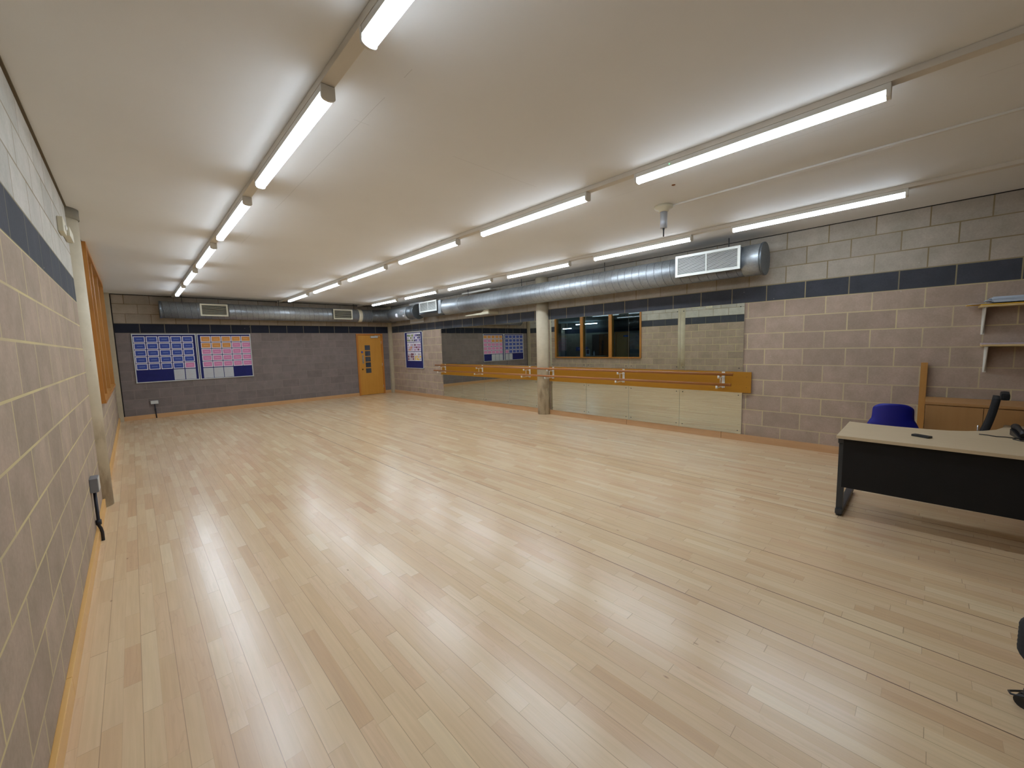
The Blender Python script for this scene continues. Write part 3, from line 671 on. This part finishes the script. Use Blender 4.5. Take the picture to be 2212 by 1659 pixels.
for x in (1.0, 3.1, 5.2): MB().cyl((x, 0, DR - 0.002), (x, 0, H - DZC - 0.001), 0.006).build('hanger_rod', 'steel_dark', t)
o = MB().box(W - 0.012, W - 0.0005, 10.82, 11.62, 2.315, H - 0.012, bev=0.002).build('access_panel', 'panel_white'); tag(o, 'white painted panel on the right wall behind the two duct ends', 'panel')

# ------------------------------------------------------------------ mirrors
MX = 6.577
def make_mirror(h, name):
    t = thing('wall_mirror', name, 'mirror', group='dance studio mirror panels on the right wall'); w = 0.9420
    MB().box(-0.0188, -0.006, 0.003, w - 0.003, 0.002, h - 0.002).build('backing_board', 'panel_white', t, loc=(0.0188, 0, 0))
    MB().box(0, 0.0055, 0, w, 0, h, bev=0.0008).build('mirror_glass', 'mirror', t, loc=(-0.0, 0, 0))
    for y in (0.05, w - 0.05):
        for z in (0.05, h - 0.05):
            MB().lathe([(0.008, 0), (0.007, 0.003)], 12, Matrix.Translation((-0.0002, y, z)) @ Matrix.Rotation(-PI / 2, 4, 'Y')).build('screw', 'steel_dark', t)
    return t
def fix_backing(t):
    for c in t.children:
        if c.name.startswith('backing'): c.location = (0.0248, 0, 0)
mu = make_mirror(1.012, 'x'); ml = make_mirror(0.640, 'x')
fix_backing(mu); fix_backing(ml)
first_u, first_l = True, True
for run, y0, rn in ((0, 1.922, 'in the mirror run nearer the desk'), (1, 6.085, 'in the mirror run beyond the column')):
    for k in range(4):
        pos = ('nearest the camera', 'second from the camera', 'third from the camera', 'farthest from the camera')[k]
        for hi in (1, 0):
            src = mu if hi else ml
            fl = first_u if hi else first_l
            o = src if fl else dup(src)
            if hi: first_u = False
            else: first_l = False
            o.location = (MX, y0 + k * 0.9455, 1.050 if hi else 0.102)
            o['label'] = '%s mirror panel %s, %s' % ('upper' if hi else 'lower', rn, pos)
            o.rotation_euler.z = 0.0

# ------------------------------------------------------------------ barre
for y0, y1, lab in ((1.80, 5.712, 'golden wooden board across the mirrors nearer the desk, behind the barre'), (6.075, 9.93, 'golden wooden board across the mirrors beyond the column, behind the barre')):
    t = thing('barre_board', lab, 'board', (MX, y0, 0.735), 0, 'barre backing boards')
    MB().box(-0.022, -0.001, 0, y1 - y0, 0, 0.312, bev=0.0015).build('board', 'barre_board', t)
    b = MB()
    for y in (0.06, (y1 - y0) - 0.06):
        for z in (0.08, 0.24): b.lathe([(0.006, 0), (0.005, 0.002)], 10, Matrix.Translation((-0.0222, y, z)) @ Matrix.Rotation(-PI / 2, 4, 'Y'))
    b.build('board_screws', 'brass', t)
t = thing('ballet_barre', 'double brown wooden ballet barre on white brackets in front of the mirrors', 'barre', (0, 0, 0))
XU, XL, ZU, ZL = 6.352, 6.285, 1.020, 0.872
for nm, xx, zz, ya, yb in (('upper_rail', XU, ZU, 1.985, 9.90), ('lower_rail', XL, ZL, 1.985, 9.88)):
    MB().cyl((xx, ya, zz), (xx, yb, zz), 0.0215, 24).build(nm, 'barre_rail', t)
for y in (2.18, 3.90, 5.60, 6.30, 8.00, 9.69):
    xb = MX - 0.0222
    br = MB().box(xb - 0.006, xb - 0.0003, y - 0.022, y + 0.022, 0.795, 1.045, bev=0.002).build('bracket_plate', 'white', t)
    for xx, zz, nm in ((XU, ZU, 'upper_arm'), (XL, ZL, 'lower_arm')):
        b = MB(); zc = zz - 0.047
        b.box(xx - 0.012, xb - 0.006, y - 0.004, y + 0.004, zc - 0.012, zc - 0.002, bev=0.001)
        b.cyl((xx, y, zc - 0.016), (xx, y, zz - 0.0215), 0.017, 14)
        b.cyl((xb - 0.030, y, zc - 0.014), (xb - 0.006, y, zc - 0.014), 0.017, 14)
        b.build(nm, 'white', br)
    MB().cyl((XU + 0.075, y, ZL - 0.052), (XU + 0.075, y, ZU - 0.052), 0.006, 8).build('tie_rod', 'white', br)
    MB().lathe([(0.008, 0), (0.007, 0.003)], 10, Matrix.Translation((xb - 0.0062, y, 0.812)) @ Matrix.Rotation(-PI / 2, 4, 'Y')).build('bolt', 'steel_dark', br)

# ------------------------------------------------------------------ notice boards and what is pinned to them
def notice_board(loc, rotz, w, h, label):
    t = thing('notice_board', label, 'notice board', loc, rotz)
    MB().box(0.012, w - 0.012, -0.012, -0.0008, 0.012, h - 0.012).build('felt', 'felt', t)
    b = MB(); f = 0.020
    b.box(0.012, w - 0.012, -0.026, -0.0008, 0, f, bev=0.003); b.box(0.012, w - 0.012, -0.026, -0.0008, h - f, h, bev=0.003)
    b.box(0, f, -0.026, -0.0008, 0.012, h - 0.012, bev=0.003); b.box(w - f, w, -0.026, -0.0008, 0.012, h - 0.012, bev=0.003)
    b.build('frame', 'alu', t)
    b = MB()
    for x, z in ((0, 0), (w, 0), (0, h), (w, h)): b.box(x - 0.004 if x else -0.004, x + 0.004 if x else 0.016, -0.024, -0.001, z - 0.004 if z else -0.004, z + 0.004 if z else 0.010) if False else b.box((x - 0.014) if x else -0.002, (x + 0.002) if x else 0.014, -0.0275, -0.001, (z - 0.014) if z else -0.002, (z + 0.002) if z else 0.014, bev=0.003)
    b.build('corner_pieces', 'black_plastic' if rotz else 'alu', t)
    return t
BZ = 0.872; BH = 1.170
notice_board((0.028, L, BZ), 0, 1.20, BH, 'left notice board on the back wall, pinned mostly with blue cards')
notice_board((1.245, L, BZ), 0, 1.172, BH, 'right notice board on the back wall, pinned with orange and pink cards')
notice_board((W, 12.03, BZ), -PI / 2, 1.115, BH + 0.01, 'narrow notice board with photo posters on the right wall by the corner')
YP = L - 0.0132
def make_card(cm, tm, w=0.207):
    b = MB(); h = 0.148
    b.box(0, w, -0.001, 0, 0, h, 0); b.box(0.015, w - (0.015 if w > 0.2 else 0.0), -0.0016, -0.001, 0.016, h - 0.016, 1)
    rnd = random.Random(cm + str(w))
    b.box(w * 0.26, w * 0.76, -0.0019, -0.0016, h / 2 - 0.005, h / 2 + 0.005, 2)
    return b.build('sign_card', ['paper', cm, tm])
protos = {}
def card(kind, x, z, label, grp, w=0.207):
    key = (kind, w)
    if key not in protos:
        o = make_card('card_' + kind, 'text_' + kind, w); protos[key] = o; o['category'] = 'card'
    else:
        o = protos[key].copy(); COL.objects.link(o)
    o.location = (x, YP, z); o['label'] = label; o['category'] = 'card'; o['group'] = grp
XC1 = (0.056, 0.281, 0.506, 0.731, 0.955); XC2 = (1.318, 1.537, 1.757, 1.977, 2.197)
CN = ('first', 'second', 'third', 'fourth', 'last'); RN = ('top', 'second', 'third', 'fourth', 'fifth')
for r in range(5):
    z = 1.983 - 0.148 - r * 0.163
    for c in range(5):
        kind = 'pink' if (r, c) == (4, 4) else 'blue'
        lab = 'only pink card on the left notice board, end of the fifth row' if kind == 'pink' else 'white edged blue card on the left notice board, %s row, %s from the left' % (RN[r], CN[c]) if c < 4 else 'white edged blue card at the right end of the %s row, left notice board' % RN[r]
        card(kind, XC1[c], z, lab, 'cards on the left notice board')
        kind = 'orange' if r == 0 or (r == 1 and c < 3) else 'pink'
        lab = 'white edged %s card on the right notice board, %s row, %s from the left' % (kind, RN[r], CN[c]) if c < 4 else 'white edged %s card at the right end of the %s row, right notice board' % (kind, RN[r])
        card(kind, XC2[c], z, lab, 'cards on the right notice board', 0.207 if c < 4 else 0.197)
def make_sheet():
    b = MB(); b.box(0, 0.207, -0.001, 0, 0, 0.262, 0)
    rnd = random.Random(4)
    for k in range(15): b.box(0.02, 0.02 + 0.06 + 0.10 * rnd.random(), -0.0013, -0.001, 0.225 - k * 0.0142, 0.2275 - k * 0.0142, 1)
    return b.build('printed_sheet', ['paper_grey', 'cs'])
sh = None
for x, lab in ((XC1[3], 'grey printed sheet below the blue cards, left one on the left notice board'), (XC1[4], 'grey printed sheet below the single pink card on the left notice board'),
               (XC2[0], 'first grey printed sheet from the left on the right notice board'), (XC2[1], 'middle one of three grey printed sheets on the right notice board'), (XC2[2], 'grey printed sheet on the right notice board beside the bare blue corner')):
    if sh is None: sh = make_sheet(); o = sh
    else: o = sh.copy(); COL.objects.link(o)
    o.location = (x, YP, 0.900); tag(o, lab, 'sheet', 'printed sheets at the foot of the boards')
POST = [[('cg', 'cgn', 'cs', 'cg'), ('cp', 'ck', 'cv', 'cp')], [('cs', 'co', 'co', 'cv'), ('cm', 'cv', 'cm', 'cr')], [('cs', 'cr', 'cs', 'cr'), ('cy', 'cs', 'cy', 'cy')]]
PL = [['poster of green and grey photos, top left of the narrow board', 'poster of violet photos, top right of the narrow board'], ['poster with orange photos, middle left of the narrow board', 'poster of mauve photos, middle right of the narrow board'], ['poster of dark red and grey photos, bottom left of the narrow board', 'poster with yellow photos, bottom right of the narrow board']]
rnd = random.Random(11)
for r in range(3):
    for c in range(2):
        b = MB(); w, h = 0.42, 0.285; mats = ['paper'] + list(POST[r][c])
        b.box(0, w, -0.001, 0, 0, h, 0)
        for i in range(4):
            for j in range(3):
                if rnd.random() < 0.07: continue
                x0 = 0.014 + i * 0.098 + rnd.uniform(0, 0.006); z0 = 0.02 + j * 0.077 + rnd.uniform(0, 0.006)
                b.box(x0, x0 + rnd.uniform(0.076, 0.093), -0.0016, -0.001, z0, z0 + rnd.uniform(0.056, 0.071), 1 + rnd.randrange(4))
        o = b.build('poster', mats, rotz=-PI / 2, loc=(W - 0.0132, 11.885 - c * 0.430, 2.008 - 0.285 - r * 0.302)); tag(o, PL[r][c], 'poster', 'posters on the narrow notice board')

# ------------------------------------------------------------------ sockets, boxes, detector
t = thing('wall_socket', 'grey twin socket with conduit low on the back wall', 'socket', (0.305, L, 0.345))
MB().box(-0.075, 0.075, -0.045, -0.0005, 0, 0.085, bev=0.004).build('socket_box', 'socket_grey', t)
MB().box(-0.070, 0.070, -0.050, -0.0455, 0.004, 0.081, bev=0.002).build('face_plate', 'alu', t)
b = MB()
for x in (-0.035, 0.035): b.box(x - 0.013, x + 0.013, -0.0525, -0.0502, 0.045, 0.062)
b.build('switch', 'white', t)
b = MB(); b.cyl((0.0, -0.024, 0), (0.01, -0.024, -0.345), 0.0115); b.cyl((0.004, -0.024, -0.12), (0.004, -0.024, -0.14), 0.017)
b.build('conduit', 'conduit_black', t)
t = thing('wall_socket', 'small grey metal socket box with black conduit low on the left wall', 'socket', (A, 4.72, 0.43))
MB().box(0.0005, 0.048, -0.075, 0.075, 0, 0.115, bev=0.004).build('socket_box', 'socket_grey', t)
MB().box(0.0482, 0.053, -0.07, 0.07, 0.004, 0.111, bev=0.002).build('face_plate', 'alu', t)
b = MB(); b.tube([(0.02, 0, 0), (0.02, 0.0, -0.30), (0.028, 0.0, -0.325), (0.034, -0.005, -0.36), (0.034, -0.01, -0.429)], 0.011, 12); b.cyl((0.02, 0, -0.25), (0.02, 0, -0.29), 0.018)
b.build('conduit', 'conduit_black', t)
t = thing('motion_detector', 'cream box detector high on the left wall beside the round column', 'detector', (A, 4.95, 2.545))
MB().box(0.0005, 0.034, -0.10, 0.10, 0, 0.115, bev=0.006).build('detector_box', 'plastic_cream', t)
MB().lathe([(0.022, 0), (0.020, 0.006), (0.012, 0.010), (0.004, 0.012)], 20, Matrix.Translation((0.0342, 0.04, 0.055)) @ Matrix.Rotation(PI / 2, 4, 'Y')).build('lens', 'white', t)
t = thing('cable_box', 'small cream junction box fixed between the detector and the column', 'box', (A, 5.38, 2.585))
MB().box(0.0005, 0.045, -0.16, 0.16, 0, 0.085, bev=0.012).build('box_body', 'plastic_cream', t)
MB().cyl((0.02, -0.16, 0.03), (0.02, -0.32, 0.03), 0.006).build('cable', 'plastic_cream', t)

# ------------------------------------------------------------------ desk
t = thing('office_desk', 'wave-edged pale desk with black front panel and dark steel legs', 'desk', (0, 0, 0))
XF, XB, YL_, ZT = 4.175, 4.945, 0.505, 0.72
pts = [(XF, YL_), (XB, YL_), (XB - 0.035, 0.35), (XB - 0.045, 0.18), (XB - 0.035, 0.0), (XB - 0.005, -0.14), (5.00, -0.24), (5.08, -0.33), (5.20, -0.41), (5.36, -0.46), (5.52, -0.48), (5.52, -1.10), (XF, -1.10)]
MB().prism(pts[::-1], ZT - 0.025, ZT, 'z', bev=0.002).build('desktop', 'desk_top', t)
MB().box(4.225, 4.243, -1.06, 0.462, 0.275, ZT - 0.0255, bev=0.001).build('modesty_panel', 'black', t)
def desk_leg(y):
    b = MB(); b.box(4.275, 5.03, y - 0.025, y + 0.025, 0.018, 0.062, bev=0.008)
    b.prism([(4.30, 0.06), (4.345, 0.06), (4.345, ZT - 0.07), (4.40, ZT - 0.055), (4.86, ZT - 0.055), (4.86, ZT - 0.026), (4.245, ZT - 0.026), (4.245, ZT - 0.075), (4.30, ZT - 0.09)], y - 0.022, y + 0.022, 'y')
    b.cyl((4.31, y, 0), (4.31, y, 0.02), 0.022); b.cyl((5.0, y, 0), (5.0, y, 0.02), 0.022)
    b.build('leg', 'steel_dark', t)
desk_leg(0.477); desk_leg(-1.05)
MB().box(4.60, 4.63, -1.02, 0.45, ZT - 0.065, ZT - 0.0258).build('beam', 'steel_dark', t)
t = thing('remote_control', 'small black remote lying alone on the pale desk', 'remote', (4.50, 0.015, ZT + 0.0008), math.radians(62))
MB().box(-0.055, 0.055, -0.024, 0.024, 0, 0.016, bev=0.004).build('remote_body', 'black_plastic', t)
b = MB()
for i in range(4):
    for j in range(2): b.box(-0.035 + i * 0.018, -0.025 + i * 0.018, -0.012 + j * 0.014, -0.004 + j * 0.014, 0.0162, 0.0175)
b.build('buttons', 'steel_dark', t)
t = thing('desk_phone', 'black desk telephone with trailing cable at the right edge of the desk', 'telephone', (4.90, -0.58, ZT + 0.0008), math.radians(8))
MB().prism([(-0.11, 0.0), (0.11, 0.0), (0.11, 0.055), (-0.11, 0.016)], -0.10, 0.10, 'y', bev=0.004).build('phone_base', 'black_plastic', t)
b = MB(); b.tube([(-0.10, 0.075, 0.035), (-0.06, 0.075, 0.055), (0.0, 0.075, 0.062), (0.06, 0.075, 0.074), (0.10, 0.075, 0.070)], 0.018, 12, 0, [0.024, 0.018, 0.015, 0.018, 0.025]); b.build('handset', 'black_plastic', t)
b = MB(); b.tube([(-0.06, 0.10, 0.006), (-0.03, 0.15, 0.004), (-0.04, 0.20, 0.004), (0.0, 0.24, 0.004), (0.01, 0.28, 0.004)], 0.0035, 8)
b.tube([(-0.06, 0.10, 0.006), (-0.10, 0.13, 0.004), (-0.16, 0.10, 0.004), (-0.19, 0.0, 0.004), (-0.20, -0.08, 0.004)], 0.003, 8); b.build('cable', 'black_plastic', t)

# blue plastic chair behind the desk
t = thing('plastic_chair', 'blue plastic shell chair behind the desk with its back to the camera', 'chair', (6.08, 0.262, 0), math.radians(184))
def shell(u, v):
    # v: 0 seat front -> 1 top of the back; u across; the top corners are rounded like a pillow
    s = (u - 0.5) * 2
    if v < 0.45:
        q = v / 0.45; return (-0.24 + 0.38 * q, (0.20 + 0.035 * q) * s, 0.43 - 0.015 * math.sin(q * PI) + 0.025 * s * s)
    q = (v - 0.45) / 0.55; a = min(1.0, q * 2.4) * PI / 2
    x = 0.14 + 0.06 * math.sin(a) + 0.05 * q
    z = 0.43 + 0.06 * (1 - math.cos(a)) + 0.315 * max(0, q - 0.12) / 0.88
    w = 0.235 - 0.060 * min(1.0, max(0, q - 0.22) / 0.30) - 0.014 * q
    if q > 0.80:
        k = (q - 0.80) / 0.20; w -= 0.045 * k ** 2.4
        z -= 0.016 * s ** 4 * k
    return (x - 0.045 * abs(s) ** 2.5 * min(1, q * 2), w * s, z)
MB().grid(shell, 16, 26, 0.006).build('seat_shell', 'blue_plastic', t)
b = MB()
for s in (-1, 1):
    b.tube([(-0.24, s * 0.22, 0.0), (-0.19, s * 0.17, 0.40), (-0.15, s * 0.16, 0.415), (0.10, s * 0.16, 0.415), (0.14, s * 0.17, 0.40), (0.22, s * 0.22, 0.0)], 0.0105, 10)
b.cyl((-0.12, -0.16, 0.412), (-0.12, 0.16, 0.412), 0.010); b.cyl((0.09, -0.16, 0.412), (0.09, 0.16, 0.412), 0.010)
b.build('leg_frame', 'chrome', t)

# office chair seen edge-on behind the desk
def swivel_base(t, zseat, R=0.29, a0=0.3):
    b = MB(); b.lathe([(0.032, 0.085), (0.032, 0.13), (0.022, 0.135), (0.022, zseat - 0.04)], 16)
    for k in range(5):
        a = a0 + k * 2 * PI / 5; c, s = math.cos(a), math.sin(a)
        b.tube([(0, 0, 0.11), (R * 0.5 * c, R * 0.5 * s, 0.095), (R * c, R * s, 0.07)], 0.02, 8, 0, [0.026, 0.02, 0.014])
    b.build('star_base', 'black_plastic', t)
    for k in range(5):
        a = a0 + k * 2 * PI / 5; c, s = math.cos(a), math.sin(a)
        cc = MB(); p = Vector((R * c, R * s, 0.027)); ax = Vector((-s, c, 0))
        cc.cyl(p - ax * 0.022, p - ax * 0.006, 0.027, 18); cc.cyl(p + ax * 0.006, p + ax * 0.022, 0.027, 18); cc.cyl(p + Vector((0, 0, 0.0)) - ax * 0.006, p + ax * 0.006, 0.010, 8); cc.cyl(p, p + Vector((0, 0, 0.05)), 0.009, 8)
        cc.build('castor', 'black_plastic', t)
t = thing('office_chair', 'black high-backed swivel chair seen edge-on behind the desk', 'chair', (5.57, -0.075, 0), -0.06)
swivel_base(t, 0.45)
MB().box(-0.23, 0.23, -0.26, 0.22, 0.41, 0.49, bev=0.03).build('seat', 'black_fabric', t)
def back(u, v):
    s = (u - 0.5) * 2; y = -0.245 - 0.10 * v - 0.015 * math.sin(v * PI); return (s * (0.20 - 0.03 * v), y + 0.012 * s * s, 0.50 + 0.46 * v)
MB().grid(back, 10, 12, -0.035).build('backrest', 'black_fabric', t)
MB().box(-0.12, 0.12, -0.425, -0.372, 0.945, 1.005, bev=0.018).build('headrest', 'black_fabric', t)

# low cupboard, timber post and shelves on the right wall
t = thing('cupboard', 'low beech cupboard behind the desk against the right wall', 'cupboard', (6.05, 0.01, 0))
b = MB(); b.box(0.02, 0.523, -0.80, -0.001, 0.04, 0.795); b.build('carcass', 'cabinet', t)
MB().box(0.05, 0.50, -0.78, -0.02, 0, 0.0395).build('plinth', 'black', t)
MB().box(0, 0.523, -0.805, 0.003, 0.7955, 0.822, bev=0.002).build('top', 'cabinet', t)
for y0, y1, hy in ((-0.400, -0.002, -0.372), (-0.798, -0.404, -0.43)):
    dd = MB().box(0.0, 0.0185, y0, y1, 0.045, 0.787, bev=0.0015).build('door', 'cabinet', t)
    b = MB(); b.cyl((-0.022, hy, 0.50), (-0.022, hy, 0.62), 0.005, 10); b.cyl((-0.022, hy, 0.51), (0, hy, 0.51), 0.004, 8); b.cyl((-0.022, hy, 0.61), (0, hy, 0.61), 0.004, 8)
    b.build('handle', 'chrome', dd)
o = MB().box(6.535, 6.572, 0.022, 0.078, 0.0, 1.212, bev=0.002).build('timber_post', 'post_wood'); tag(o, 'upright yellow timber post on the right wall beside the cupboard', 'post')
o.location = (0, -0.008, 0)
def shelf(y, z, label):
    t = thing('wall_shelf', label, 'shelf', (W, y, z), 0, 'shelves above the cupboard')
    MB().box(-0.235, -0.001, -0.95, 0, -0.018, 0, bev=0.0015).build('shelf_board', 'shelf_wood', t)
    for yy in (-0.045, -0.75):
        b = MB()
        b.box(-0.006, -0.0008, yy - 0.014, yy + 0.014, -0.30, -0.0185); b.box(-0.20, -0.006, yy - 0.014, yy + 0.014, -0.0235, -0.0187)
        b.prism([(-0.006, -0.29), (-0.006, -0.024), (-0.19, -0.024), (-0.185, -0.034), (-0.02, -0.285)], yy - 0.003, yy + 0.003, 'y')
        b.build('bracket', 'white', t)
shelf(-0.325, 1.815, 'upper wall shelf loaded with paper and folders')
shelf(-0.360, 1.412, 'lower wall shelf carrying a thin flat board')
t = thing('paper_stack', 'bluish white stack of paper on the upper shelf', 'paper stack', (W - 0.13, -0.70, 1.838))
b = MB(); rnd = random.Random(2)
for k in range(9): b.box(-0.105 + rnd.uniform(-.006, .006), 0.105 + rnd.uniform(-.006, .006), -0.30 + rnd.uniform(-.01, .01), 0.31 + rnd.uniform(-.03, .03), k * 0.0062, k * 0.0062 + 0.0058)
b.build('sheets', 'bluewhite', t)
o = MB().box(-0.10, 0.10, -0.30, 0.36, 0, 0.010, bev=0.002).build('brown_folder', 'brown', loc=(W - 0.13, -0.72, 1.8155)); tag(o, 'brown folder lying under the paper stack on the upper shelf', 'folder')
o = MB().box(-0.012, 0.012, -0.16, 0.16, 0, 0.010, bev=0.002).build('yellow_folder', 'yellow', loc=(W - 0.222, -0.49, 1.8158)); tag(o, 'yellow folder edge at the front of the upper shelf', 'folder')
o = MB().box(-0.09, 0.09, -0.06, 0.07, 0, 0.003).build('loose_paper', 'paper', loc=(W - 0.12, -0.32, 1.8285), rotz=0.2); tag(o, 'loose white paper sticking out past the end of the upper shelf', 'paper')
o = MB().box(-0.04, 0.03, -0.03, 0.10, 0, 0.008, bev=0.001).build('yellow_pad', 'yellow', loc=(W - 0.10, -0.335, 1.8195), rotz=0.1); tag(o, 'small yellow pad jutting beyond the end of the upper shelf', 'pad')
o = MB().box(-0.11, 0.11, -0.45, 0.45, 0, 0.014, bev=0.001).build('flat_board', 'cs', loc=(W - 0.122, -0.81, 1.4125)); tag(o, 'thin pinkish flat board lying on the lower shelf', 'board')

# black swivel stool cut by the right edge of the picture
t = thing('swivel_stool', 'black ribbed swivel stool at the right edge of the floor', 'stool', (2.435, -0.546, 0))
b = MB(); prof = [(0.05, 0.275), (0.20, 0.275), (0.235, 0.282)]
for k in range(6): prof += [(0.250, 0.290 + k * 0.018), (0.243, 0.299 + k * 0.018)]
prof += [(0.235, 0.408), (0.20, 0.420), (0.05, 0.425)]
b.lathe(prof, 40); b.build('seat', 'black_fabric', t)
swivel_base(t, 0.315, 0.225, PI / 2 - 0.45)
b = MB(); b.tube([(0.09, 0.17, 0.05), (0.06, 0.215, 0.06), (0.07, 0.245, 0.05), (0.12, 0.245, 0.03), (0.20, 0.19, 0.01), (0.24, 0.08, 0.008)], 0.004, 8); b.build('strap_loop', 'black_plastic', t)
